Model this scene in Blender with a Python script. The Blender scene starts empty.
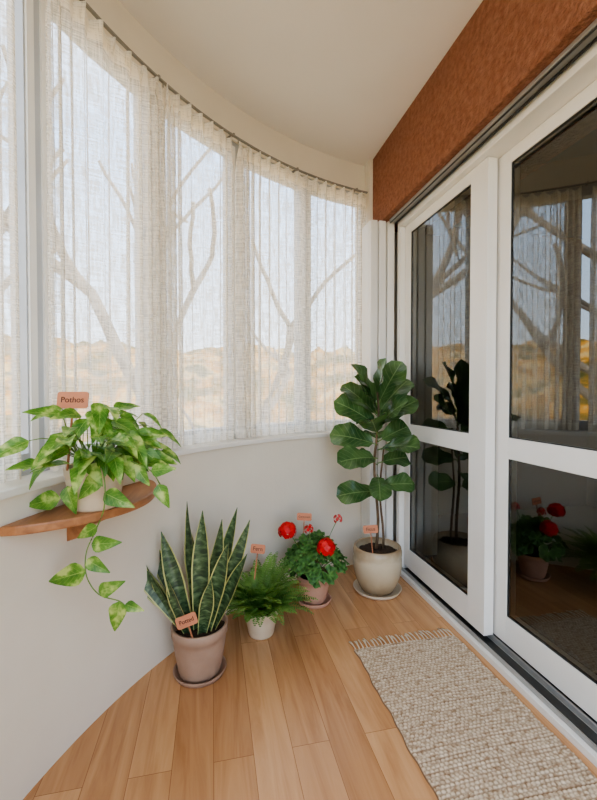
import bpy, math, random
from mathutils import Vector, Matrix, noise
random.seed(7)
sc = bpy.context.scene
COL = sc.collection

# ------------------------------------------------------------------ materials
def lin(r, g, b):
    def f(c):
        c = c/255.0
        return c/12.92 if c <= 0.04045 else ((c+0.055)/1.055)**2.4
    return (f(r), f(g), f(b), 1.0)

def new_mat(name):
    m = bpy.data.materials.new(name); m.use_nodes = True
    nt = m.node_tree; nt.nodes.clear()
    out = nt.nodes.new('ShaderNodeOutputMaterial')
    return m, nt, out

def N(nt, typ, **kw):
    n = nt.nodes.new(typ)
    for k, v in kw.items():
        if k in n.inputs.keys(): n.inputs[k].default_value = v
        else: setattr(n, k, v)
    return n

def L(nt, a, b): nt.links.new(a, b)

def ramp(nt, fac, stops, interp='LINEAR'):
    r = nt.nodes.new('ShaderNodeValToRGB'); cr = r.color_ramp; cr.interpolation = interp
    while len(cr.elements) < len(stops): cr.elements.new(0.5)
    for e, (p, c) in zip(cr.elements, stops):
        e.position = p; e.color = c
    L(nt, fac, r.inputs['Fac'])
    return r

def mathn(nt, op, a, b=None):
    n = nt.nodes.new('ShaderNodeMath'); n.operation = op
    for i, v in enumerate((a, b)):
        if v is None: continue
        if isinstance(v, (int, float)): n.inputs[i].default_value = v
        else: L(nt, v, n.inputs[i])
    return n.outputs[0]

def coords(nt, kind='Object', scale=(1, 1, 1), rot=(0, 0, 0)):
    tc = nt.nodes.new('ShaderNodeTexCoord'); mp = nt.nodes.new('ShaderNodeMapping')
    mp.inputs['Scale'].default_value = scale; mp.inputs['Rotation'].default_value = rot
    L(nt, tc.outputs[kind], mp.inputs['Vector'])
    return mp.outputs['Vector']

def simple(name, c1, c2=None, rough=0.6, nscale=20, bump=0.0, bscale=None, metallic=0.0, spec=0.5, sc3=(1, 1, 1), bdist=0.01):
    m, nt, out = new_mat(name)
    p = N(nt, 'ShaderNodeBsdfPrincipled', Roughness=rough, Metallic=metallic)
    p.inputs['Specular IOR Level'].default_value = spec
    v = coords(nt, 'Object', sc3)
    n = N(nt, 'ShaderNodeTexNoise', Scale=nscale, Detail=5.0); L(nt, v, n.inputs['Vector'])
    r = ramp(nt, n.outputs['Fac'], [(0.3, c1), (0.7, c2 or c1)])
    L(nt, r.outputs['Color'], p.inputs['Base Color'])
    if bump:
        n2 = N(nt, 'ShaderNodeTexNoise', Scale=bscale or nscale, Detail=6.0); L(nt, v, n2.inputs['Vector'])
        b = N(nt, 'ShaderNodeBump', Strength=bump, Distance=bdist)
        L(nt, n2.outputs['Fac'], b.inputs['Height']); L(nt, b.outputs['Normal'], p.inputs['Normal'])
    L(nt, p.outputs[0], out.inputs[0])
    return m

M_wall = simple('plaster_cream', lin(234, 224, 207), lin(227, 217, 200), 0.85, 3, 0.06, 60, spec=0.2)
M_ceil = simple('ceiling_paint', lin(238, 231, 222), lin(234, 227, 217), 0.9, 2, 0.03, 50, spec=0.2)
M_sill = simple('sill_paint', lin(240, 235, 226), lin(235, 230, 220), 0.5, 5)
M_terra = simple('terracotta_stucco', lin(136, 92, 72), lin(160, 114, 92), 0.95, 42, 0.8, 60, spec=0.1, bdist=0.02)
M_pvc = simple('white_pvc', lin(238, 235, 229), lin(234, 231, 224), 0.35, 4)
M_pvcgrey = simple('grey_frame', lin(190, 192, 194), lin(180, 182, 184), 0.4, 4)
M_alu = simple('aluminium_track', lin(178, 176, 172), lin(160, 158, 154), 0.35, 10, metallic=0.4)
M_rail = simple('rail_metal', lin(156, 150, 142), lin(140, 134, 126), 0.5, 10, metallic=0.2)
M_black = simple('rubber_gasket', lin(46, 46, 44), lin(54, 54, 52), 0.5, 10)
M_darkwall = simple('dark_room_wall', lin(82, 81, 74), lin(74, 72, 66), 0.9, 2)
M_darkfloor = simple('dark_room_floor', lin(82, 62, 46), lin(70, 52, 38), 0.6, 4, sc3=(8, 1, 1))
M_soil = simple('potting_soil', lin(48, 34, 24), lin(78, 58, 42), 0.95, 90, 0.9, 120)
M_stem = simple('stem_green', lin(96, 128, 58), lin(120, 148, 70), 0.55, 20)
M_bark = simple('fig_bark', lin(92, 72, 52), lin(120, 98, 74), 0.85, 40, 0.4, 60)
M_label = simple('label_clay', lin(206, 138, 104), lin(196, 128, 96), 0.7, 20)
M_ink = simple('label_ink', lin(60, 34, 24), lin(54, 30, 20), 0.7, 20)
M_stick = simple('label_stick', lin(180, 120, 84), lin(160, 104, 72), 0.7, 20)
M_pot_taupe = simple('pot_taupe', lin(172, 144, 124), lin(160, 132, 112), 0.6, 12, 0.1, 80)
M_pot_cream = simple('pot_cream', lin(222, 204, 178), lin(208, 188, 160), 0.55, 10, 0.05, 60)
M_pot_pink = simple('pot_rose_clay', lin(206, 162, 138), lin(194, 148, 124), 0.65, 12, 0.1, 80)
M_saucer = simple('saucer_clay', lin(170, 138, 116), lin(156, 124, 104), 0.6, 12)
M_red = simple('geranium_petal', lin(224, 34, 32), lin(196, 16, 22), 0.5, 60)
M_pink = simple('geranium_bud', lin(226, 90, 84), lin(206, 50, 54), 0.5, 60)
M_barkout = simple('tree_bark', lin(134, 122, 110), lin(158, 146, 132), 0.95, 4)

def wood_material(name, a, b, c, scale=(3, 30, 30), rough=0.4):
    m, nt, out = new_mat(name)
    p = N(nt, 'ShaderNodeBsdfPrincipled', Roughness=rough)
    v = coords(nt, 'Object', scale)
    n = N(nt, 'ShaderNodeTexNoise', Scale=1.0, Detail=6.0, Distortion=0.6); L(nt, v, n.inputs['Vector'])
    r = ramp(nt, n.outputs['Fac'], [(0.3, a), (0.5, b), (0.7, c)])
    L(nt, r.outputs['Color'], p.inputs['Base Color']); L(nt, p.outputs[0], out.inputs[0])
    return m
M_wood = wood_material('shelf_wood', lin(146, 96, 62), lin(168, 114, 74), lin(184, 130, 88), (30, 5, 30))

def floor_material():
    m, nt, out = new_mat('laminate_floor')
    p = N(nt, 'ShaderNodeBsdfPrincipled', Roughness=0.27)
    v = coords(nt, 'Object', (1, 1, 1), (0, 0, math.radians(90)))
    br = nt.nodes.new('ShaderNodeTexBrick'); L(nt, v, br.inputs['Vector'])
    br.offset = 0.37; br.offset_frequency = 2
    br.inputs['Color1'].default_value = (0, 0, 0, 1); br.inputs['Color2'].default_value = (1, 1, 1, 1)
    br.inputs['Mortar'].default_value = (0.5, 0.5, 0.5, 1)
    br.inputs['Scale'].default_value = 1.0; br.inputs['Mortar Size'].default_value = 0.0009
    br.inputs['Brick Width'].default_value = 0.95; br.inputs['Row Height'].default_value = 0.13
    br.inputs['Bias'].default_value = 0.0
    g = coords(nt, 'Object', (17, 1.3, 1))
    add = nt.nodes.new('ShaderNodeVectorMath'); add.operation = 'MULTIPLY_ADD'
    L(nt, br.outputs['Color'], add.inputs[0]); add.inputs[1].default_value = (13, 7, 3); L(nt, g, add.inputs[2])
    n = N(nt, 'ShaderNodeTexNoise', Scale=1.0, Detail=7.0, Roughness=0.6, Distortion=1.2); L(nt, add.outputs[0], n.inputs['Vector'])
    r = ramp(nt, n.outputs['Fac'], [(0.25, lin(180, 131, 90)), (0.5, lin(206, 159, 115)), (0.75, lin(220, 176, 132))])
    tint = ramp(nt, br.outputs['Color'], [(0.0, lin(232, 222, 214)), (1.0, lin(255, 253, 250))])
    mx = N(nt, 'ShaderNodeMix', data_type='RGBA', blend_type='MULTIPLY'); mx.inputs[0].default_value = 1.0
    L(nt, r.outputs['Color'], mx.inputs[6]); L(nt, tint.outputs['Color'], mx.inputs[7])
    mx2 = N(nt, 'ShaderNodeMix', data_type='RGBA', blend_type='MIX')
    L(nt, br.outputs['Fac'], mx2.inputs[0]); L(nt, mx.outputs[2], mx2.inputs[6]); mx2.inputs[7].default_value = lin(146, 100, 64)
    L(nt, mx2.outputs[2], p.inputs['Base Color'])
    L(nt, p.outputs[0], out.inputs[0])
    return m
M_floor = floor_material()

def curtain_material():
    m, nt, out = new_mat('sheer_linen')
    tc = nt.nodes.new('ShaderNodeTexCoord')
    def noise_(scale, s):
        mp = nt.nodes.new('ShaderNodeMapping'); mp.inputs['Scale'].default_value = scale
        L(nt, tc.outputs['UV'], mp.inputs['Vector'])
        n = N(nt, 'ShaderNodeTexNoise', Scale=s, Detail=2.0); L(nt, mp.outputs[0], n.inputs['Vector'])
        return n.outputs['Fac']
    a = noise_((200, 11, 1), 1.0); b = noise_((14, 180, 1), 1.0)
    s = mathn(nt, 'ADD', a, b)
    dens = nt.nodes.new('ShaderNodeMapRange')
    L(nt, s, dens.inputs['Value'])
    dens.inputs['From Min'].default_value = 0.76; dens.inputs['From Max'].default_value = 1.24
    dens.inputs['To Min'].default_value = 0.38; dens.inputs['To Max'].default_value = 0.92
    sep = nt.nodes.new('ShaderNodeSeparateXYZ'); L(nt, tc.outputs['UV'], sep.inputs[0])
    hem = mathn(nt, 'MAXIMUM', mathn(nt, 'LESS_THAN', sep.outputs[1], 0.05), mathn(nt, 'GREATER_THAN', sep.outputs[1], 1.575))
    d2 = mathn(nt, 'MINIMUM', mathn(nt, 'ADD', dens.outputs[0], mathn(nt, 'MULTIPLY', hem, 0.3)), 0.98)
    colr = ramp(nt, s, [(0.35, lin(244, 237, 225)), (0.65, lin(251, 246, 237))])
    df = N(nt, 'ShaderNodeBsdfDiffuse'); tr = N(nt, 'ShaderNodeBsdfTranslucent'); tp = N(nt, 'ShaderNodeBsdfTransparent')
    L(nt, colr.outputs['Color'], df.inputs['Color']); L(nt, colr.outputs['Color'], tr.inputs['Color'])
    m1 = N(nt, 'ShaderNodeMixShader'); m1.inputs[0].default_value = 0.50
    L(nt, df.outputs[0], m1.inputs[1]); L(nt, tr.outputs[0], m1.inputs[2])
    m2 = N(nt, 'ShaderNodeMixShader'); L(nt, d2, m2.inputs[0])
    L(nt, tp.outputs[0], m2.inputs[1]); L(nt, m1.outputs[0], m2.inputs[2])
    L(nt, m2.outputs[0], out.inputs[0])
    return m
M_curtain = curtain_material()

def glass_material(name, refl, tint):
    m, nt, out = new_mat(name)
    tp = N(nt, 'ShaderNodeBsdfTransparent'); tp.inputs['Color'].default_value = tint
    gl = N(nt, 'ShaderNodeBsdfGlossy', Roughness=0.01); gl.inputs['Color'].default_value = (0.95, 0.97, 0.95, 1)
    fr = N(nt, 'ShaderNodeLayerWeight', Blend=0.35)
    f = mathn(nt, 'MINIMUM', mathn(nt, 'ADD', mathn(nt, 'MULTIPLY', fr.outputs['Fresnel'], 0.9), refl), 1.0)
    mx = N(nt, 'ShaderNodeMixShader'); L(nt, f, mx.inputs[0]); L(nt, tp.outputs[0], mx.inputs[1]); L(nt, gl.outputs[0], mx.inputs[2])
    L(nt, mx.outputs[0], out.inputs[0])
    return m
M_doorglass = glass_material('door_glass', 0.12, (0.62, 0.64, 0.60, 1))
M_winglass = glass_material('window_glass', 0.0, (0.95, 0.97, 0.97, 1))

def leaf_mat(name, build, rough=0.4, trans=0.18):
    m, nt, out = new_mat(name)
    p = N(nt, 'ShaderNodeBsdfPrincipled', Roughness=rough)
    tc = nt.nodes.new('ShaderNodeTexCoord')
    sep = nt.nodes.new('ShaderNodeSeparateXYZ'); L(nt, tc.outputs['UV'], sep.inputs[0])
    col = build(nt, tc, sep)
    tr = N(nt, 'ShaderNodeBsdfTranslucent')
    L(nt, col, p.inputs['Base Color']); L(nt, col, tr.inputs['Color'])
    mx = N(nt, 'ShaderNodeMixShader'); mx.inputs[0].default_value = trans
    L(nt, p.outputs[0], mx.inputs[1]); L(nt, tr.outputs[0], mx.inputs[2]); L(nt, mx.outputs[0], out.inputs[0])
    return m

def veins(nt, sep, width=0.03):
    d = mathn(nt, 'ABSOLUTE', mathn(nt, 'SUBTRACT', sep.outputs[0], 0.5))
    mid = mathn(nt, 'LESS_THAN', d, width)
    ch = mathn(nt, 'FRACT', mathn(nt, 'MULTIPLY', mathn(nt, 'SUBTRACT', sep.outputs[1], mathn(nt, 'MULTIPLY', d, 0.5)), 8.0))
    side = mathn(nt, 'MULTIPLY', mathn(nt, 'LESS_THAN', ch, 0.10), 0.5)
    return mathn(nt, 'MAXIMUM', mid, side)

def mixc(nt, fac, a, b):
    mx = N(nt, 'ShaderNodeMix', data_type='RGBA')
    L(nt, fac, mx.inputs[0])
    for i, c in ((6, a), (7, b)):
        if isinstance(c, tuple): mx.inputs[i].default_value = c
        else: L(nt, c, mx.inputs[i])
    return mx.outputs[2]

def b_pothos(nt, tc, sep):
    v = coords(nt, 'Object', (1, 1, 1))
    n = N(nt, 'ShaderNodeTexNoise', Scale=26.0, Detail=4.0); L(nt, v, n.inputs['Vector'])
    r = ramp(nt, n.outputs['Fac'], [(0.36, lin(72, 122, 42)), (0.52, lin(110, 156, 58)), (0.64, lin(194, 210, 122))])
    return mixc(nt, mathn(nt, 'MULTIPLY', veins(nt, sep, 0.02), 0.5), r.outputs['Color'], lin(186, 212, 116))
M_pothos = leaf_mat('pothos_leaf', b_pothos, 0.36, 0.3)

def b_fig(nt, tc, sep):
    v = coords(nt, 'Object', (1, 1, 1))
    n = N(nt, 'ShaderNodeTexNoise', Scale=9.0, Detail=3.0); L(nt, v, n.inputs['Vector'])
    r = ramp(nt, n.outputs['Fac'], [(0.35, lin(54, 84, 46)), (0.65, lin(90, 120, 68))])
    return mixc(nt, mathn(nt, 'MULTIPLY', veins(nt, sep, 0.018), 0.6), r.outputs['Color'], lin(146, 168, 112))
M_fig = leaf_mat('fig_leaf', b_fig, 0.25, 0.13)

def b_snake(nt, tc, sep):
    mp = nt.nodes.new('ShaderNodeMapping'); mp.inputs['Scale'].default_value = (1.6, 26, 1)
    L(nt, tc.outputs['UV'], mp.inputs['Vector'])
    n = N(nt, 'ShaderNodeTexNoise', Scale=1.0, Detail=4.0, Distortion=0.5); L(nt, mp.outputs[0], n.inputs['Vector'])
    r = ramp(nt, n.outputs['Fac'], [(0.38, lin(44, 64, 42)), (0.52, lin(70, 94, 58)), (0.68, lin(112, 132, 94))])
    d = mathn(nt, 'ABSOLUTE', mathn(nt, 'SUBTRACT', sep.outputs[0], 0.5))
    return mixc(nt, mathn(nt, 'GREATER_THAN', d, 0.42), r.outputs['Color'], lin(186, 184, 116))
M_snake = leaf_mat('snake_leaf', b_snake, 0.4, 0.08)

def b_fern(nt, tc, sep):
    v = coords(nt, 'Object', (1, 1, 1))
    n = N(nt, 'ShaderNodeTexNoise', Scale=14.0, Detail=3.0); L(nt, v, n.inputs['Vector'])
    return ramp(nt, n.outputs['Fac'], [(0.35, lin(84, 130, 58)), (0.65, lin(142, 180, 92))]).outputs['Color']
M_fern = leaf_mat('fern_leaf', b_fern, 0.5, 0.3)

def b_ger(nt, tc, sep):
    du = mathn(nt, 'SUBTRACT', sep.outputs[0], 0.5); dv = mathn(nt, 'SUBTRACT', sep.outputs[1], 0.5)
    rr = mathn(nt, 'SQRT', mathn(nt, 'ADD', mathn(nt, 'MULTIPLY', du, du), mathn(nt, 'MULTIPLY', dv, dv)))
    return ramp(nt, rr, [(0.0, lin(120, 164, 84)), (0.22, lin(84, 130, 60)), (0.32, lin(62, 102, 48)), (0.5, lin(96, 144, 70))]).outputs['Color']
M_ger = leaf_mat('geranium_leaf', b_ger, 0.55, 0.2)

def rug_material():
    m, nt, out = new_mat('jute_weave')
    p = N(nt, 'ShaderNodeBsdfPrincipled', Roughness=0.95); p.inputs['Specular IOR Level'].default_value = 0.1
    v = coords(nt, 'Object', (1, 1, 1))
    mp = nt.nodes.new('ShaderNodeMapping'); mp.inputs['Scale'].default_value = (36, 90, 1); L(nt, v, mp.inputs['Vector'])
    n = N(nt, 'ShaderNodeTexNoise', Scale=1.0, Detail=3.0); L(nt, mp.outputs[0], n.inputs['Vector'])
    r = ramp(nt, n.outputs['Fac'], [(0.33, lin(164, 138, 112)), (0.48, lin(206, 187, 162)), (0.68, lin(228, 212, 190))])
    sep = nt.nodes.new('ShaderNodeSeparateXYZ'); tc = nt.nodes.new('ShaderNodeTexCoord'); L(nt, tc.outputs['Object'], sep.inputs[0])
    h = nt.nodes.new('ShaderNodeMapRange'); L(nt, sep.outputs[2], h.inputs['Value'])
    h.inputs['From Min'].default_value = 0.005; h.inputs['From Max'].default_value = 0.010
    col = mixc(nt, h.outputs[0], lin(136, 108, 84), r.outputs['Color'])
    L(nt, col, p.inputs['Base Color'])
    n2 = N(nt, 'ShaderNodeTexNoise', Scale=400.0, Detail=2.0); L(nt, v, n2.inputs['Vector'])
    b = N(nt, 'ShaderNodeBump', Strength=0.4, Distance=0.002)
    L(nt, n2.outputs['Fac'], b.inputs['Height']); L(nt, b.outputs['Normal'], p.inputs['Normal'])
    L(nt, p.outputs[0], out.inputs[0])
    return m
M_rug = rug_material()
M_fringe = simple('rug_fringe', lin(236, 224, 204), lin(214, 200, 178), 0.95, 100)

def figpot_material():
    m, nt, out = new_mat('glazed_stoneware')
    p = N(nt, 'ShaderNodeBsdfPrincipled', Roughness=0.22)
    tc = nt.nodes.new('ShaderNodeTexCoord'); sep = nt.nodes.new('ShaderNodeSeparateXYZ'); L(nt, tc.outputs['Object'], sep.inputs[0])
    n = N(nt, 'ShaderNodeTexNoise', Scale=12.0, Detail=5.0); L(nt, tc.outputs['Object'], n.inputs['Vector'])
    f = mathn(nt, 'ADD', mathn(nt, 'MULTIPLY', sep.outputs[2], 3.4), mathn(nt, 'MULTIPLY', mathn(nt, 'SUBTRACT', n.outputs['Fac'], 0.5), 0.35))
    r = ramp(nt, f, [(0.05, lin(150, 128, 100)), (0.30, lin(188, 170, 140)), (0.7, lin(208, 194, 168)), (0.93, lin(166, 142, 112))])
    L(nt, r.outputs['Color'], p.inputs['Base Color']); L(nt, p.outputs[0], out.inputs[0])
    return m
M_figpot = figpot_material()

def hill_material():
    m, nt, out = new_mat('autumn_hillside')
    p = N(nt, 'ShaderNodeBsdfPrincipled', Roughness=1.0); p.inputs['Specular IOR Level'].default_value = 0.0
    v = coords(nt, 'Object', (1, 1, 1))
    n = N(nt, 'ShaderNodeTexNoise', Scale=0.20, Detail=8.0, Roughness=0.65); L(nt, v, n.inputs['Vector'])
    r = ramp(nt, n.outputs['Fac'], [(0.38, lin(86, 88, 54)), (0.46, lin(140, 116, 62)), (0.52, lin(204, 146, 66)), (0.58, lin(222, 190, 130)), (0.66, lin(94, 94, 58))])
    L(nt, r.outputs['Color'], p.inputs['Base Color']); L(nt, p.outputs[0], out.inputs[0])
    return m
M_hill = hill_material()
M_ground = simple('garden_ground', lin(120, 116, 84), lin(150, 140, 110), 1.0, 0.5)

# ------------------------------------------------------------------ mesh helpers
class MB:
    def __init__(s): s.v = []; s.f = []; s.uv = []; s.m = []; s.mats = []
    def mat(s, m):
        if m not in s.mats: s.mats.append(m)
        return s.mats.index(m)
    def add(s, verts, faces, mat, uvs=None):
        o = len(s.v); s.v += [tuple(v) for v in verts]
        s.uv += uvs if uvs else [(0.5, 0.5)]*len(verts)
        k = s.mat(mat)
        for f in faces: s.f.append(tuple(i+o for i in f)); s.m.append(k)
    def box(s, x0, x1, y0, y1, z0, z1, mat):
        v = [(x, y, z) for z in (z0, z1) for y in (y0, y1) for x in (x0, x1)]
        s.add(v, [(0, 2, 3, 1), (4, 5, 7, 6), (0, 1, 5, 4), (2, 6, 7, 3), (0, 4, 6, 2), (1, 3, 7, 5)], mat)
    def build(s, name, parent=None, loc=(0, 0, 0), smooth=False, bevel=0.0, rot=None):
        me = bpy.data.meshes.new(name); me.from_pydata(s.v, [], s.f)
        for m in s.mats: me.materials.append(m)
        me.polygons.foreach_set('material_index', s.m)
        uvl = me.uv_layers.new(name='UVMap')
        for l in me.loops: uvl.data[l.index].uv = s.uv[l.vertex_index]
        if smooth: me.polygons.foreach_set('use_smooth', [True]*len(me.polygons))
        me.update()
        ob = bpy.data.objects.new(name, me); COL.objects.link(ob); ob.location = loc
        if rot: ob.rotation_euler = rot
        if parent: ob.parent = parent
        if bevel:
            b = ob.modifiers.new('bevel', 'BEVEL'); b.width = bevel; b.segments = 2; b.limit_method = 'ANGLE'; b.angle_limit = math.radians(40)
        return ob

def empty(name, loc=(0, 0, 0)):
    e = bpy.data.objects.new(name, None); e.empty_display_size = 0.1; e.location = loc; COL.objects.link(e); return e

CX, CY, R = 1.525, 0.447, 2.243
def P(phi, r, z=0.0):
    a = math.radians(phi); return Vector((CX - r*math.cos(a), CY + r*math.sin(a), z))

def arcbox(mb, r0, r1, z0, z1, p0, p1, n, mat):
    v = []
    for i in range(n+1):
        p = p0+(p1-p0)*i/n
        for r, z in ((r0, z0), (r1, z0), (r1, z1), (r0, z1)): v.append(P(p, r, z))
    f = []
    for i in range(n):
        a = i*4; b = a+4
        for k in range(4):
            k2 = (k+1) % 4; f.append((a+k, b+k, b+k2, a+k2))
    f.append((3, 2, 1, 0)); e = n*4; f.append((e, e+1, e+2, e+3))
    mb.add(v, f, mat)

def lathe(mb, prof, mat, c=(0, 0, 0), seg=40):
    v = []; f = []
    for r, z in prof:
        for i in range(seg):
            a = 2*math.pi*i/seg; v.append((c[0]+r*math.cos(a), c[1]+r*math.sin(a), c[2]+z))
    for j in range(len(prof)-1):
        for i in range(seg):
            k = (i+1) % seg; f.append((j*seg+i, j*seg+k, (j+1)*seg+k, (j+1)*seg+i))
    f.append(tuple(reversed(range(seg))))
    f.append(tuple((len(prof)-1)*seg+i for i in range(seg)))
    mb.add(v, f, mat)

def tube(mb, pts, r0, r1, mat, sides=6):
    pts = [Vector(p) for p in pts]; n = len(pts); v = []; f = []
    for i, p in enumerate(pts):
        t = (pts[min(i+1, n-1)]-pts[max(i-1, 0)]).normalized()
        ref = Vector((0, 0, 1)) if abs(t.z) < 0.9 else Vector((1, 0, 0))
        a = t.cross(ref).normalized(); b = t.cross(a)
        r = r0+(r1-r0)*i/(n-1)
        for k in range(sides):
            q = 2*math.pi*k/sides; v.append(p+a*r*math.cos(q)+b*r*math.sin(q))
    for i in range(n-1):
        for k in range(sides):
            k2 = (k+1) % sides; f.append((i*sides+k, i*sides+k2, (i+1)*sides+k2, (i+1)*sides+k))
    f.append(tuple(reversed(range(sides)))); f.append(tuple((n-1)*sides+k for k in range(sides)))
    mb.add(v, f, mat)

def bez(p0, p1, p2, n=8):
    p0, p1, p2 = Vector(p0), Vector(p1), Vector(p2)
    return [p0*(1-t)**2+p1*2*t*(1-t)+p2*t*t for t in [i/n for i in range(n+1)]]

def w_heart(t):
    return (min(1, t/0.24)**0.6)*(1-t**1.35)**0.85 if t < 1 else 0.0
def w_obov(t):
    return min(1, t/0.1)**0.6*(0.48+0.52*min(1, max(0, (t-0.1)/0.5)))*max(0, 1-max(0, (t-0.62)/0.38)**2.4)**0.6
def w_sword(t):
    return (0.6+0.4*min(1, t/0.5)) * (1 if t < 0.5 else max(0, 1-((t-0.5)/0.5)**1.9))
def w_oval(t): return math.sin(math.pi*min(1, max(0, t)))**0.8

def leaf(mb, base, d, nrm, length, width, prof, mat, droop=0.4, fold=0.15, nu=9, nv=4, wave=0.0, twist=0.0):
    base = Vector(base); d = Vector(d).normalized(); nrm = Vector(nrm)
    nrm = (nrm-d*nrm.dot(d)).normalized(); side = d.cross(nrm)
    v = []; f = []; uv = []; p = base.copy(); ph = random.random()*6
    for i in range(nu+1):
        t = i/nu; a = droop*t
        dd = d*math.cos(a)-nrm*math.sin(a); nn = nrm*math.cos(a)+d*math.sin(a); sd = side
        if twist:
            q = twist*t; sd = side*math.cos(q)+nn*math.sin(q); nn = nn*math.cos(q)-side*math.sin(q)
        if i: p = p+dd*(length/nu)
        w = prof(t)*width/2
        if i == nu: w = 0.0015
        for j in range(nv+1):
            s = j/nv*2-1
            h = fold*abs(s)*w+wave*w*math.sin(ph+t*14+(2 if s > 0 else 0))*abs(s)
            v.append(p+sd*s*w+nn*h); uv.append((j/nv, t))
    for i in range(nu):
        for j in range(nv):
            a = i*(nv+1)+j; f.append((a, a+1, a+nv+2, a+nv+1))
    mb.add(v, f, mat, uv)
    return p

ER = Vector((0.977, -0.211, 0)); EF = Vector((0.211, 0.977, 0)); UP = Vector((0, 0, 1))

def label(parent, text, pos, tilt=0.0, w=0.085, h=0.046, stick=0.12, yaw=-12, lean=-10):
    mb = MB()
    pts = []; rad = 0.008
    for cx, cz, a0 in ((w/2-rad, h/2-rad, 0), (-w/2+rad, h/2-rad, 90), (-w/2+rad, -h/2+rad, 180), (w/2-rad, -h/2+rad, 270)):
        for k in range(5):
            a = math.radians(a0+k*22.5); pts.append((cx+rad*math.cos(a), cz+rad*math.sin(a)))
    n = len(pts)
    v = [(x, -0.002, z) for x, z in pts]+[(x, 0.002, z) for x, z in pts]
    f = [tuple(range(n)), tuple(reversed(range(n, 2*n)))]+[(i, i+n, (i+1) % n+n, (i+1) % n) for i in range(n)]
    mb.add(v, f, M_label)
    mb.box(-0.003, 0.003, 0.002, 0.006, -h/2-stick, h/2-0.01, M_stick)
    ob = mb.build('plant_label', parent, pos, rot=(math.radians(lean), math.radians(tilt), math.radians(yaw)))
    cu = bpy.data.curves.new('txt', 'FONT'); cu.body = text; cu.size = min(h*0.62, w*1.6/max(4, len(text))); cu.align_x = 'CENTER'; cu.align_y = 'CENTER'; cu.extrude = 0.0004
    to = bpy.data.objects.new('tmp', cu); COL.objects.link(to)
    bpy.context.view_layer.update()
    me = bpy.data.meshes.new_from_object(to.evaluated_get(bpy.context.evaluated_depsgraph_get()))
    bpy.data.objects.remove(to)
    me.materials.clear(); me.materials.append(M_ink)
    t = bpy.data.objects.new('label_lettering', me); COL.objects.link(t); t.parent = ob
    t.location = (0, -0.0026, 0); t.rotation_euler = (math.radians(90), 0, 0)

# ------------------------------------------------------------------ room shell
PA, PB = -24, 79.5
ZC, ZSILL, ZTOP = 2.82, 0.93, 2.62
m = MB(); arcbox(m, R, R+0.2, -0.1, ZSILL-0.025, PA, PB, 110, M_wall); m.build('wall_left', smooth=False)
m = MB(); arcbox(m, R-0.018, R+0.22, ZSILL-0.025, ZSILL, PA, PB, 110, M_sill); m.build('trim_sill', bevel=0.004)
m = MB(); arcbox(m, R+0.09, R+0.2, ZTOP, ZC, PA, PB, 110, M_wall); m.build('wall_upper_left')

def slab(name, z0, z1, rr, xmax, mat):
    n = 110; v = []; f = []
    for i in range(n+1):
        p = PA+(PB-PA)*i/n; q = P(p, rr)
        for z in (z0, z1): v += [(q.x, q.y, z), (xmax, q.y, z)]
    for i in range(n):
        a = 4*i; b = a+4
        f += [(a, a+1, b+1, b), (a+2, b+2, b+3, a+3), (a, b, b+2, a+2), (a+1, a+3, b+3, b+1)]
    f += [(0, 2, 3, 1), (4*n, 4*n+1, 4*n+3, 4*n+2)]
    mb = MB(); mb.add(v, f, mat); return mb.build(name)
slab('floor', -0.08, 0.0, R+0.15, 1.38, M_floor)
slab('ceiling', ZC, ZC+0.12, R+0.2, 1.6, M_ceil)
m = MB(); m.box(1.08, 1.62, 2.645, 2.85, -0.08, ZC, M_wall); m.build('wall_end')
m = MB(); m.box(1.10, 1.62, -0.55, 2.645, 2.33, ZC, M_terra); m.build('ceiling_beam', bevel=0.006)

# folding shutter standing in the far corner
m = MB()
m.box(1.015, 1.195, 2.50, 2.63, 0.0, 2.328, M_pvc)
for k in range(3):
    x = 1.018+k*0.060; m.box(x, x+0.050, 2.475, 2.505, 0.0, 2.328, M_pvc)
m.build('folding_shutter', bevel=0.006)

# ------------------------------------------------------------------ sliding doors
m = MB()
m.box(1.195, 1.38, -0.5, 2.46, 0.0, 0.028, M_pvc)
m.box(1.215, 1.222, -0.5, 2.46, 0.028, 0.048, M_alu)
m.box(1.24, 1.28, -0.5, 2.46, 0.028, 0.034, M_black)
m.box(1.286, 1.294, -0.5, 2.46, 0.028, 0.054, M_alu)
m.box(1.30, 1.345, -0.5, 2.46, 0.028, 0.034, M_black)
m.build('door_threshold', bevel=0.002)
m = MB()
m.box(1.20, 1.38, -0.5, 2.46, 2.275, 2.33, M_pvc)
m.box(1.14, 1.20, -0.5, 2.46, 2.312, 2.33, M_alu)
m.box(1.145, 1.151, -0.5, 2.46, 2.305, 2.313, M_black)
m.box(1.180, 1.186, -0.5, 2.46, 2.300, 2.313, M_black)
m.box(1.20, 1.38, 2.42, 2.46, 0.03, 2.275, M_pvc)
m.box(1.34, 1.38, -0.5, -0.2, 0.03, 2.275, M_pvc)
m.build('door_frame', bevel=0.003)

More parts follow.
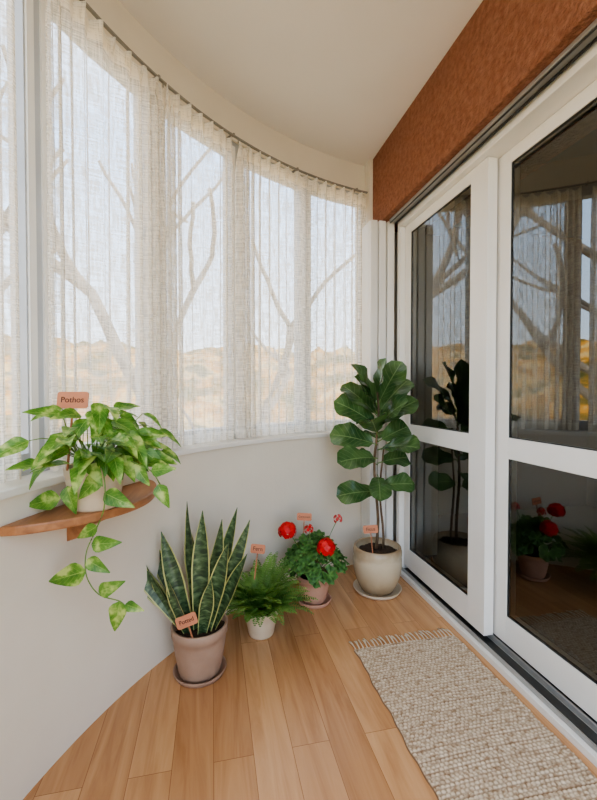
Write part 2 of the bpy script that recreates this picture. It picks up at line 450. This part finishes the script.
def door(name, x0, x1, y0, y1, s0, s1):
    m = MB(); z0, z1 = 0.06, 2.274
    m.box(x0, x1, y0, y0+s0, z0, z1, M_pvc); m.box(x0, x1, y1-s1, y1, z0, z1, M_pvc)
    a, b = y0+s0, y1-s1
    for q0, q1 in ((z0, 0.185), (0.90, 0.995), (2.215, z1)): m.box(x0, x1, a, b, q0, q1, M_pvc)
    xm = x0+0.009
    for q0, q1 in ((0.185, 0.90), (0.995, 2.215)):
        g = 0.004
        m.box(x0+0.004, x0+0.02, a, a+g, q0, q1, M_black); m.box(x0+0.004, x0+0.02, b-g, b, q0, q1, M_black)
        m.box(x0+0.004, x0+0.02, a, b, q0, q0+g, M_black); m.box(x0+0.004, x0+0.02, a, b, q1-g, q1, M_black)
        m.add([(xm, a, q0), (xm, b, q0), (xm, b, q1), (xm, a, q1)], [(0, 3, 2, 1)], M_doorglass)
    return m.build(name, bevel=0.002)
door('door_1', 1.235, 1.285, 1.62, 2.418, 0.125, 0.07)
door('door_2', 1.295, 1.345, 0.70, 1.67, 0.10, 0.12)
door('door_3', 1.235, 1.285, -0.22, 0.74, 0.10, 0.10)

# dark room behind the doors
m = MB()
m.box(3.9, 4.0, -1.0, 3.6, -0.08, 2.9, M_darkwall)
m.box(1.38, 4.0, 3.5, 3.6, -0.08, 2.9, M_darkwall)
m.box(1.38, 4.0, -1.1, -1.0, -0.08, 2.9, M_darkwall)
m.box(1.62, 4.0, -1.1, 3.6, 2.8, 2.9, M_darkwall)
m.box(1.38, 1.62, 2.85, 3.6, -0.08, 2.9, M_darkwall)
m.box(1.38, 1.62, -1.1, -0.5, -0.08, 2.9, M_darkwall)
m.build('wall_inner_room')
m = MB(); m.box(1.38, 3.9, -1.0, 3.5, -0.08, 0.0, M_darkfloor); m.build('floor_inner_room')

# ------------------------------------------------------------------ windows
edges = [-24, -13.5, 0, 13.4, 26.8, 40.2, 53.8, 67, 79.3]
for i in range(len(edges)-1):
    a, b = edges[i], edges[i+1]; m = MB(); r0, r1 = R+0.10, R+0.165
    sw = 1.15
    z0, z1 = ZSILL, ZTOP
    arcbox(m, r0, r1, z0, z1, a, a+sw, 1, M_pvcgrey); arcbox(m, r0, r1, z0, z1, b-sw, b, 1, M_pvcgrey)
    arcbox(m, r0, r1, z0, z0+0.07, a+sw, b-sw, 2, M_pvcgrey); arcbox(m, r0, r1, z1-0.07, z1, a+sw, b-sw, 2, M_pvcgrey)
    arcbox(m, r0-0.008, r0, z0+0.03, z1-0.03, a+0.35, a+1.0, 1, M_pvc); arcbox(m, r0-0.008, r0, z0+0.03, z1-0.03, b-1.0, b-0.35, 1, M_pvc)
    rm = R+0.13
    for k in range(2):
        pa = a+sw+(b-a-2*sw)*k/2; pb = a+sw+(b-a-2*sw)*(k+1)/2
        m.add([P(pa, rm, z0+0.07), P(pb, rm, z0+0.07), P(pb, rm, z1-0.07), P(pa, rm, z1-0.07)], [(0, 1, 2, 3)], M_winglass)
    m.build('window_%d' % (i+1))

# curtain rail
RR = R+0.044
m = MB(); arcbox(m, RR-0.006, RR+0.006, 2.604, 2.613, PA, 79, 90, M_rail)
for i in range(9):
    pp = PA+3+i*12.2
    arcbox(m, RR-0.005, R+0.095, 2.613, 2.622, pp-0.12, pp+0.12, 1, M_rail)
m.build('curtain_rail')

def curtain(p0, p1, seed, pitch=0.085):
    rnd = random.Random(seed)
    arc = math.radians(p1-p0)*RR; n = max(20, int(arc/0.0035)); rows = 30
    zb, zt = ZSILL+0.008, 2.595
    ph = [rnd.uniform(0, 6.28) for _ in range(6)]
    m = MB(); v = []; uv = []; f = []; HP = 0.075
    for j in range(rows+1):
        t = j/rows; z = zb+(zt-zb)*t
        for i in range(n+1):
            s = i/n*arc
            e0 = math.tanh(s/.09); e1 = math.tanh((s-arc)/.09)
            e = max(math.exp(-(s/.10)**2), math.exp(-((s-arc)/.10)**2))
            q = s/pitch*2*math.pi + 1.5*math.sin(s*9+ph[0]) + 0.9*math.sin(s*21+ph[1]) + 0.4*(1-t)*math.sin(s*14+ph[2]+t*2) + 2*math.pi*1.6*(e0+e1)
            A = (0.024+0.010*e)*(0.8+0.3*math.sin(s*11+ph[3]))*(1.08-0.16*t)
            o = A*math.sin(q) + 0.22*A*math.sin(2*q+ph[4])
            tang = (0.42+0.25*e)*A*math.sin(2*q)
            hb = max(0.0, (t-0.92)/0.08); hq = 2*math.pi*s/HP
            pin = 0.018*(max(0, math.cos(hq))**2)
            o = o*(1-0.7*hb) - hb*pin; tang = tang*(1-0.8*hb)
            dr = 0.5-0.5*math.cos(hq)
            sag = -0.020*dr if j == rows else (-0.009*dr if j == rows-1 else 0)
            pp = p0+math.degrees((s+tang)/RR)
            v.append(P(pp, RR+max(-0.042, min(0.042, o)), z+sag)); uv.append((s*1.6, z-zb))
    for j in range(rows):
        for i in range(n):
            a = j*(n+1)+i; f.append((a, a+1, a+n+2, a+n+1))
    m.add(v, f, M_curtain, uv)
    k = int(arc/HP)
    for i in range(k+1):
        pp = p0+math.degrees(i*HP/RR); c = P(pp, RR, 0)
        m.box(c.x-0.003, c.x+0.003, c.y-0.003, c.y+0.003, 2.585, 2.604, M_rail)
    return m.build('curtain', smooth=True)
curtain(-23, -3, 1); curtain(-2.5, 23.9, 2, .09); curtain(26.4, 40.8, 3, 0.085); curtain(40.6, 51.6, 4, 0.08); curtain(53.0, 78.6, 5, 0.075)

# ------------------------------------------------------------------ rug
def rug():
    x0, x1, y0, y1 = 0.64, 1.16, -0.15, 1.735
    nx = 150; ny = 480; v = []; f = []
    px, py = 0.0165, 0.0130
    for j in range(ny+1):
        for i in range(nx+1):
            x = x0+(x1-x0)*i/nx; y = y0+(y1-y0)*j/ny
            row = math.floor((y-y0)/py)
            u = (x-x0)/px+0.5*(row % 2)+0.12*math.sin(row*1.7)
            hh = abs(math.sin(math.pi*u))**0.5*abs(math.sin(math.pi*(y-y0)/py))**0.5
            e = 0 if i in (0, nx) or j in (0, ny) else 1
            z = 0.0015 if not e else 0.005+0.007*hh
            xo = x+0.003*math.sin(y*23+2)+0.002*math.sin(y*61)
            v.append((xo, y+0.004*math.sin(x*9), z))
    for j in range(ny):
        for i in range(nx):
            a = j*(nx+1)+i; f.append((a, a+1, a+nx+2, a+nx+1))
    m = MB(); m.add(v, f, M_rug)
    rnd = random.Random(3)
    for end, sg in ((y1, 1), (y0, -1)):
        k = 27
        for i in range(k):
            x = x0+0.006+(x1-x0-0.012)*i/(k-1)
            sk = rnd.uniform(-.010, .010); lk = rnd.uniform(.06, .078)
            for q in range(7):
                dx = sk+rnd.uniform(-0.007, 0.007); ln = lk*rnd.uniform(0.9, 1.0)
                tube(m, bez((x+rnd.uniform(-.002, .002), end-0.004, 0.006), (x+dx*0.2, end+sg*ln*0.5, 0.011), (x+dx, end+sg*ln, 0.003), 4), 0.0020, 0.0013, M_fringe, 4)
    m.build('woven_rug', smooth=True)
rug()

# ------------------------------------------------------------------ wall shelf
ZSH = 0.83
def shelf():
    par = empty('wall_shelf', P(28.7, R, ZSH))
    o = par.location
    n = 48; pa, pb = 20.6, 37.0; ring = []
    for i in range(n+1): ring.append(P(pa+(pb-pa)*i/n, R-0.0005))
    for i in range(1, n):
        t = 1-i/n; dep = 0.215*(math.sin(math.pi*t))**0.62
        ring.append(P(pa+(pb-pa)*t, R-0.0005-dep))
    k = len(ring); v = [(p.x-o.x, p.y-o.y, -0.028) for p in ring]+[(p.x-o.x, p.y-o.y, 0) for p in ring]
    f = [tuple(range(k)), tuple(reversed(range(k, 2*k)))]+[(i, i+k, (i+1) % k+k, (i+1) % k) for i in range(k)]
    m = MB(); m.add(v, f, M_wood); m.build('shelf_board', par, bevel=0.005)
    m = MB(); pr = [(R-0.0005, -0.028), (R-0.155, -0.028), (R-0.15, -0.045), (R-0.11, -0.062), (R-0.07, -0.085), (R-0.04, -0.115), (R-0.0005, -0.13)]
    v = []
    for ph in (26.8, 28.0):
        for r, z in pr:
            q = P(ph, r); v.append((q.x-o.x, q.y-o.y, z))
    k = len(pr); f = [tuple(range(k)), tuple(reversed(range(k, 2*k)))]+[(i, i+k, (i+1) % k+k, (i+1) % k) for i in range(k)]
    m.add(v, f, M_wood); m.build('shelf_bracket', par, bevel=0.003)
shelf()

# ------------------------------------------------------------------ pots
def pot(parent, r_base, r_top, h, mat, thick=0.008, rim=0.0, soil=0.02, bulge=0.0, saucer=None, smat=None, z0=0.0):
    m = MB(); zb = z0+(0.008 if saucer else 0.0)
    prof = [(0.001, zb), (r_base*0.96, zb), (r_base, zb+0.004)]
    for i in range(1, 11):
        t = i/10; r = r_base+(r_top-r_base)*t+bulge*math.sin(math.pi*min(1, t*0.98))**0.9
        if rim and t > 0.82: r += rim
        if rim and i == 9: prof.append((r, zb+h*0.82))
        prof.append((r, zb+h*t))
    prof += [(r_top+rim-0.003, zb+h+0.003), (r_top-thick, zb+h), (r_top-thick-0.002, zb+h-soil)]
    lathe(m, prof, mat, seg=48)
    m.build('pot', parent, smooth=True)
    m = MB(); rs = r_top-thick-0.001; zz = zb+h-soil
    v = [(0, 0, zz+0.01)]; f = []
    for q in range(1, 6):
        for i in range(32):
            a = 2*math.pi*i/32; v.append((rs*q/5*math.cos(a), rs*q/5*math.sin(a), zz+0.01*(1-(q/5)**2)+random.uniform(-0.003, 0.003)))
    for i in range(32): f.append((0, 1+i, 1+(i+1) % 32))
    for q in range(4):
        for i in range(32):
            a = 1+q*32+i; b = 1+q*32+(i+1) % 32; f.append((a, a+32, b+32, b))
    m.add(v, f, M_soil); m.build('soil', parent, smooth=True)
    if saucer:
        m = MB(); s = saucer
        lathe(m, [(0.001, 0), (s*0.86, 0), (s*0.9, 0.002), (s, 0.022), (s-0.003, 0.025), (s-0.008, 0.022), (s*0.86, 0.008), (0.001, 0.0078)], smat or M_saucer, (0, 0, z0), 48)
        m.build('saucer', parent, smooth=True)
    return zz

# --- fiddle leaf fig
fig = empty('potted_fiddle_leaf_fig', (0.975, 2.25, 0))
pot(fig, 0.098, 0.132, 0.262, M_figpot, rim=0.006, bulge=0.028, saucer=0.145, smat=M_pot_cream, soil=0.03)
m = MB(); rnd = random.Random(11)
t1 = [ER*(-0.008+0.012*math.sin(i*0.9))+EF*(0.006*math.cos(i))+Vector((0, 0, 0.23+i*0.097)) for i in range(11)]
t2 = [ER*(0.028+0.012*math.sin(i*0.8+1))+EF*0.01+Vector((0, 0, 0.23+i*0.08)) for i in range(9)]
tube(m, t1, 0.010, 0.006, M_bark, 8); tube(m, t2, 0.008, 0.005, M_bark, 8)
m.build('trunk', fig, smooth=True)
m = MB()
FL = [(200, 5, .23, .60, .5), (-15, 12, .20, .63, .5), (265, -15, .20, .70, .5), (150, 20, .22, .76, .5), (10, 15, .23, .77, .6), (222, 10, .26, .80, .5),
      (315, 22, .25, .85, .6), (178, 20, .27, .88, .5), (5, 28, .27, .90, .5), (90, 30, .2, .9, .5), (250, 38, .27, .94, .6), (192, 38, .28, .99, .5), (295, 44, .26, .98, .5),
      (345, 42, .27, 1.0, .5), (60, 45, .2, 1.03, .4), (165, 50, .27, 1.05, .4), (230, 56, .27, 1.06, .4), (15, 52, .28, 1.07, .4), (200, 62, .28, 1.11, .35),
      (335, 66, .27, 1.12, .3), (110, 70, .22, 1.12, .3), (270, 76, .25, 1.13, .3)]
for az, el, ln, z, dr in FL:
    a = math.radians(az+rnd.uniform(-8, 8)); e = math.radians(el)
    hd = ER*math.cos(a)+EF*math.sin(a); d = hd*math.cos(e)+UP*math.sin(e)
    k = 0.45*math.sin(a) if math.sin(a) > 0.3 else 0
    ln *= (1-k)
    if hd.x > 0.6: ln = min(ln, 0.22/(max(0.3, math.cos(e-0.1)))-0.02)
    nrm = UP*math.cos(e)-hd*math.sin(e); nrm = nrm*0.70 - EF*0.75 + ER*rnd.uniform(-.45, .45)
    b = Vector((0.0, 0, z)); tube(m, bez(b, b+d*0.02, b+d*0.04, 3), 0.0035, 0.003, M_stem, 5)
    leaf(m, b+d*0.03, d, nrm, ln, max(ln, .2)*0.68, w_obov, M_fig, dr, 0.22, 12, 6, wave=0.15)
m.build('foliage', fig, smooth=True)
label(fig, 'Ficus', ER*(-0.055)+EF*(-0.075)+Vector((0, 0, 0.395)), -4, stick=0.14)

# --- snake plant
snk = empty('potted_snake_plant', (-0.055, 1.745, 0))
zs = pot(snk, 0.086, 0.115, 0.205, M_pot_taupe, rim=0.003, bulge=0.004, saucer=0.112, soil=0.022)
m = MB(); rnd = random.Random(5)
SL = [(-.055, -.01, -38, 0.47, .066, -.1), (-.05, .03, -27, .46, .07, .25), (-.035, -.03, -15, .43, .076, -.1), (-.015, .03, -6, .52, .076, .2), (.0, -.02, 3, .50, .078, .3),
      (.02, .02, 8, .46, .07, -.2), (.03, -.03, 15, .40, .076, .2), (.045, .02, 20, .47, .066, -.1), (.05, -.01, 26, .36, .066, .2), (-.03, -.05, -22, .27, .06, .2),
      (.02, -.05, 10, .25, .06, .1), (-.045, .01, -47, .36, .056, 0), (.01, .05, -10, .42, .066, .3), (-.06, -.02, -32, .33, .06, .2), (.03, .05, 14, .50, .066, .1)]
for a, b, tilt, ln, w, tw in SL:
    t = math.radians(tilt); d = ER*math.sin(t)+UP*math.cos(t)+EF*(b*1.6)
    nrm = -EF+ER*rnd.uniform(-.5, .5)+UP*0.05
    leaf(m, ER*a+EF*b+Vector((0, 0, zs-0.005)), d, nrm, ln*1.03, w, w_sword, M_snake, rnd.uniform(-.12, .18), 0.30, 16, 6, wave=0.06, twist=tw*2.2)
m.build('foliage', snk, smooth=True)
label(snk, 'Potted', ER*(-0.03)+EF*(-0.095)+Vector((0, 0, 0.275)), -22, w=.088, h=.046, stick=0.07)

# --- fern
frn = empty('potted_fern', (0.235, 1.965, 0))
zs = pot(frn, 0.062, 0.085, 0.125, M_pot_cream, rim=0.003, saucer=None, soil=0.015)
m = MB(); rnd = random.Random(9)
NF = 104
for k in range(NF):
    az = k*2.39996+rnd.uniform(-.3, .3); ring = k/NF
    hd = Vector((math.cos(az), math.sin(az), 0))
    el = math.radians(86-62*ring+rnd.uniform(-6, 6)); ln = rnd.uniform(.26, .34)
    front = -hd.dot(EF)
    if front > 0.3: el = max(el, math.radians(40)); ln *= 0.84
    if hd.dot(P(52, 1)-Vector((CX, CY, 0))) > 0.6: ln *= 0.78
    if hd.x < -0.3: ln *= 0.82
    if hd.x > 0.5: ln *= 0.84
    p = hd*rnd.uniform(0, .03)+Vector((0, 0, zs+0.002)); segs = 24; pts = [p.copy()]; e = el
    for i in range(segs):
        e -= (1.10/segs)*(0.3+1.3*i/segs); p = p+(hd*math.cos(e)+UP*math.sin(e))*ln/segs
        if p.z < 0.02: p.z = 0.02
        pts.append(p.copy())
    tube(m, pts, 0.0013, 0.0006, M_stem, 3)
    sd = hd.cross(UP)
    for i in range(3, segs+1):
        t = i/segs; L0 = 0.035*math.sin(math.pi*(0.14+0.84*t))**0.7
        dd = (pts[i]-pts[i-1]).normalized(); nn = sd.cross(dd)
        if nn.z < 0: nn = -nn
        for s in (-1, 1):
            b = pts[i]; q = (sd*s*0.95+dd*0.30-nn*rnd.uniform(-.1, .3)).normalized()
            tip = b+q*L0; wv = q.cross(nn).normalized()*0.0046
            mid = b+q*L0*0.35+nn*0.0015; mid2 = b+q*L0*.75+nn*.001
            m.add([b, mid+wv, mid2+wv*.75, tip, mid2-wv*.75, mid-wv], [(0, 1, 2, 3, 4, 5)], M_fern)
m.build('fronds', frn, smooth=False)
label(frn, 'Fern', ER*(-0.01)+EF*(-0.06)+Vector((0, 0, 0.445)), 6, w=.07, h=.042, stick=0.12)

# --- geranium
ger = empty('potted_geranium', (0.567, 2.204, 0))
zs = pot(ger, 0.066, 0.094, 0.15, M_pot_pink, rim=0.004, bulge=0.004, saucer=0.100, smat=M_pot_pink, soil=0.02)
m = MB(); rnd = random.Random(21)
def ger_leaf(c, nrm, rad):
    nrm = nrm.normalized(); a = nrm.cross(UP if abs(nrm.z) < .9 else Vector((1, 0, 0))).normalized(); b = nrm.cross(a)
    v = [c-nrm*rad*0.12]; uv = [(0.5, 0.5)]; n = 42; f = []; ph = rnd.random()*6
    for ri, rr in enumerate((0.45, 0.8, 1.0)):
        for i in range(n+1):
            th = 0.25+(2*math.pi-0.5)*i/n
            q = rad*rr*(1+(0.09*math.cos(7*th)+0.03*math.cos(21*th) if ri == 2 else 0.04*math.cos(7*th)))
            h = rad*(0.10*rr*math.cos(7*th)+0.14*rr*rr*math.sin(2*th+ph))
            th2 = th+ph; v.append(c+a*q*math.cos(th2)+b*q*math.sin(th2)+nrm*h); uv.append((0.5+0.5*rr*math.cos(th), 0.5+0.5*rr*math.sin(th)))
    for i in range(n): f.append((0, 1+i, 2+i))
    for r_ in range(2):
        for i in range(n):
            k = 1+r_*(n+1)+i; f.append((k, k+n+1, k+n+2, k+1))
    m.add(v, f, M_ger, uv)
for k in range(72):
    az = k*2.39996+rnd.uniform(-.4, .4); u = k/72; el = math.radians(85-82*u)
    rad = 0.18*rnd.uniform(.75, 1.0)
    c = Vector((math.cos(az)*math.cos(el)*rad, math.sin(az)*math.cos(el)*rad, zs+0.045+math.sin(el)*0.20*rnd.uniform(.75, 1)))
    nrm = Vector((c.x, c.y, (c.z-zs)*0.9)).normalized()+Vector((rnd.uniform(-.4, .4), rnd.uniform(-.4, .4), .25))
    tube(m, bez((c.x*.1, c.y*.1, zs), (c.x*.3, c.y*.3, c.z*.8), c, 5), 0.0022, 0.0016, M_stem, 4)
    ger_leaf(c, nrm, rnd.uniform(.036, .052))
m.build('foliage', ger, smooth=True)
m = MB()
def umbel(c, rad, count, mat, base):
    c = Vector(c); tube(m, bez(base, (c.x*.6, c.y*.6, c.z*.8), c, 7), 0.003, 0.0022, M_stem, 5)
    for k in range(count):
        z = 1-1.55*(k+.5)/count; th = k*2.39996; rr = math.sqrt(max(0, 1-z*z))
        n = Vector((rr*math.cos(th), rr*math.sin(th), z)); q = c+n*rad*rnd.uniform(.85, 1.05)
        tube(m, [c, c+(q-c)*.5, q], 0.001, 0.001, M_stem, 3)
        a = n.cross(Vector((.3, .2, 1))).normalized(); b = n.cross(a); ph = rnd.random()*6
        for p_ in range(5):
            t = ph+p_*2*math.pi/5; d = a*math.cos(t)+b*math.sin(t)
            leaf(m, q, d+n*0.35, n, rad*0.42, rad*0.36, w_oval, mat, 0.5, 0.1, 4, 2)
F = lambda a, b, z: ER*a+EF*b+Vector((0, 0, z))
umbel(F(-.15, -.05, .425), .048, 32, M_red, (0, 0, zs)); umbel(F(.06, -.14, .365), .046, 32, M_red, (0, 0, zs))
umbel(F(-.03, -.03, .425), .026, 14, M_red, (0, 0, zs)); umbel(F(.14, .03, .465), .026, 14, M_pink, (0, 0, zs))
m.build('flowers', ger, smooth=True)
label(ger, 'Geranium', ER*(-.055)+EF*.02+Vector((0, 0, .48)), 3, w=.085, h=.042, stick=0.16)

# --- pothos on the shelf
pc = P(26.6, 2.118, ZSH)
poth = empty('potted_pothos', pc)
zs = pot(poth, 0.068, 0.088, 0.135, M_pot_cream, rim=0.002, bulge=0.003, saucer=None, soil=0.018)
m = MB(); rnd = random.Random(33)
inward = (Vector((CX, CY, 0))-Vector((pc.x, pc.y, 0))).normalized()
def ok(p):
    w = Vector((p.x+pc.x-CX, p.y+pc.y-CY, 0)).length; z = p.z+pc.z
    return w < (R-0.03 if z < ZSILL+0.02 else R-0.005)
cnt = 0; tries = 0
while cnt < 104 and tries < 8000:
    tries += 1
    az = rnd.uniform(0, 2*math.pi); el = math.radians(rnd.choice([rnd.uniform(0, 35), rnd.uniform(25, 88)]))
    hd = Vector((math.cos(az), math.sin(az), 0)); sl = rnd.uniform(.05, .20)
    along = abs(hd.dot(Vector((-inward.y, inward.x, 0))))
    sl *= 0.78+0.22*along
    e0 = Vector((0, 0, zs+0.01))+hd*.03
    tip = e0+hd*sl*math.cos(el)+UP*(sl*math.sin(el)*1.1+.02)
    ll = rnd.uniform(.08, .118)
    d = hd*1.0+UP*rnd.uniform(-.75, .35)+Vector((rnd.uniform(-.4, .4), rnd.uniform(-.4, .4), 0)); d.normalize()
    if not ok(tip) or not ok(tip+d*ll*.95): continue
    if tip.z+d.z*ll < 0.04: continue
    if (tip+d*ll).dot(ER) < -0.24: continue
    tube(m, bez(e0, e0+hd*sl*.35+UP*sl*.7, tip, 6), 0.0018, 0.0014, M_stem, 4)
    leaf(m, tip, d, UP*0.8+inward*.35-EF*.45+Vector((rnd.uniform(-.4, .4), rnd.uniform(-.4, .4), 0)), ll, ll*.56, w_heart, M_pothos, rnd.uniform(.3, .9), 0.26, 9, 4, wave=.06)
    cnt += 1
def vine(pts, r=0.0022):
    ps = []; n = len(pts)
    for i in range(n-1):
        p0, p1, p2, p3 = [Vector(pts[max(0, min(n-1, i+k))]) for k in (-1, 0, 1, 2)]
        for s in range(6):
            t = s/6; ps.append(0.5*((2*p1)+(p2-p0)*t+(2*p0-5*p1+4*p2-p3)*t*t+(3*p1-p0-3*p2+p3)*t**3))
    ps.append(Vector(pts[-1])); tube(m, ps, r, r*.8, M_stem, 5)
base = Vector((-0.325, 1.283, 0))-Vector((pc.x, pc.y, 0))
V = lambda a, z, b=0.0: base+ER*a+EF*b+Vector((0, 0, z-ZSH))
vine([Vector((0, 0, zs+.01)), Vector((0.02, -.05, zs+.05)), V(.01, .95), V(.015, .86, -.01), V(-.02, .78), V(-.045, .72), V(-.045, .65), V(-.01, .595), V(.05, .575), V(.07, .56)])
vine([Vector((0, 0, zs+.01)), Vector((0.05, -.04, zs+.06)), V(.10, .99), V(.15, .965), V(.17, .92, .02)])
vine([Vector((0, 0, zs+.01)), Vector((-.03, -.07, zs+.04)), V(-.09, .93, .02), V(-.12, .88, .03)])
def vl(a, z, da, dz, ln, b=0.0, nz=0.3):
    leaf(m, V(a, z, b), ER*da+UP*dz-EF*.12, -EF*1.0+UP*nz+ER*.15, ln, ln*.64, w_heart, M_pothos, .35, .2, 10, 6, wave=.05)
for q in [(-.045, .665, -1, -.25, .125), (-.01, .60, 1, .45, .085), (-.03, .745, 1, .1, .09), (-.044, .70, .9, -.5, .08), (.055, .575, -.2, -1, .10), (.07, .565, .9, -.3, .06),
          (-.01, .80, -.9, -.5, .075), (.17, .925, .5, -1, .08), (.15, .965, 1, .15, .075), (.10, .985, .6, -.8, .08), (-.12, .885, -1, -.2, .11), (-.10, .92, .3, -1, .09), (.01, .90, .8, -.35, .10), (.0, .95, -.6, -.6, .1)]:
    vl(*q)
m.build('foliage', poth, smooth=True)
label(poth, 'Pothos', ER*(-.045)+EF*(-.045)+Vector((0, 0, .345)), 0, w=.096, h=.052, stick=0.19)

# ------------------------------------------------------------------ outside world
def hill():
    m = MB(); v = []; f = []; na, nr = 200, 14
    for j in range(nr+1):
        for i in range(na+1):
            a = math.radians(-130+200*i/na); r = 20+j*3.2
            h = -8+16.2*(j/nr)**0.8
            h += 1.6*noise.noise(Vector((a*6, r*.2, 0)))+1.4*noise.noise(Vector((a*26, r*.6, 3)))*(j/nr)+0.8*noise.noise(Vector((a*70, r, 5)))*(j/nr)
            v.append((r*math.sin(a), r*math.cos(a), h))
    for j in range(nr):
        for i in range(na):
            k = j*(na+1)+i; f.append((k, k+1, k+na+2, k+na+1))
    m.add(v, f, M_hill); m.build('hillside', smooth=True)
hill()
m = MB(); m.box(-60, 60, -60, 60, -8.4, -8.0, M_ground); m.build('ground')

def tree(loc, h, seed, lean=(0, 0), r0=0.3):
    rnd = random.Random(seed); m = MB()
    def br(p, d, ln, r, lev):
        pts = [p]; q = p.copy(); dd = d.copy()
        for i in range(7):
            dd = (dd+Vector((rnd.uniform(-.2, .2), rnd.uniform(-.2, .2), rnd.uniform(-.06, .14)))).normalized(); q = q+dd*ln/7
            if loc[1]+q.y < 3.5 and loc[0]+q.x > -1.6: break
            pts.append(q.copy())
        if len(pts) < 2: return
        tube(m, pts, r, r*.62, M_barkout, 6)
        if lev == 0: return
        for k in range(3):
            i = min(rnd.choice([3, 4, 5, 6, 7]) if k else 7, len(pts)-1)
            ax = Vector((rnd.uniform(-1, 1), rnd.uniform(-1, 1), rnd.uniform(-.3, .6))).normalized()
            br(pts[i], (dd+ax*1.0).normalized(), ln*rnd.uniform(.6, .74), r*.56, lev-1)
    br(Vector((0, 0, 0)), Vector((lean[0], lean[1], 1)).normalized(), h, r0, 3)
    m.build('bare_tree', None, loc, smooth=True)
tree((-5.2, 7.5, -8), 7.2, 4, (.05, .05), .32); tree((-0.3, 10.0, -8), 7.4, 8, (-.05, .05), .34); tree((-11.5, 7.0, -8), 7.4, 15)

# ------------------------------------------------------------------ light
w = bpy.data.worlds.new('sky'); sc.world = w; w.use_nodes = True
nt = w.node_tree; nt.nodes.clear()
out = nt.nodes.new('ShaderNodeOutputWorld'); bg = nt.nodes.new('ShaderNodeBackground')
tc = nt.nodes.new('ShaderNodeTexCoord'); sep = nt.nodes.new('ShaderNodeSeparateXYZ'); L(nt, tc.outputs['Generated'], sep.inputs[0])
r = ramp(nt, sep.outputs[2], [(0.0, (1.0, 0.93, 0.80, 1)), (0.12, (0.70, 0.80, 0.95, 1)), (0.5, (0.46, 0.67, 1.0, 1)), (0.72, (0.85, 0.88, 0.95, 1)), (0.95, (1.0, 0.94, 0.86, 1))])
L(nt, r.outputs['Color'], bg.inputs['Color']); bg.inputs['Strength'].default_value = 2.9
L(nt, bg.outputs[0], out.inputs[0])
sun = bpy.data.lights.new('sun', 'SUN'); sun.energy = 4.5; sun.angle = math.radians(1.5); sun.color = (1, 0.86, 0.68)
so = bpy.data.objects.new('sun', sun); COL.objects.link(so)
so.rotation_euler = Vector((-0.8, 0.25, -0.55)).to_track_quat('-Z', 'Y').to_euler(); so.location = (10, -3, 8)

# ------------------------------------------------------------------ camera
cam = bpy.data.cameras.new('camera'); co = bpy.data.objects.new('camera', cam); COL.objects.link(co)
cam.sensor_fit = 'HORIZONTAL'; cam.sensor_width = 36; cam.lens = 400/597*36; cam.clip_start = 0.02
co.location = (0, 0, 1.2); co.rotation_euler = (math.radians(90-1.15), 0, math.radians(-12.2))
sc.camera = co
sc.view_settings.exposure = 0.6
try: sc.view_settings.look = 'AgX - Medium High Contrast'
except Exception as e: print('look', e)
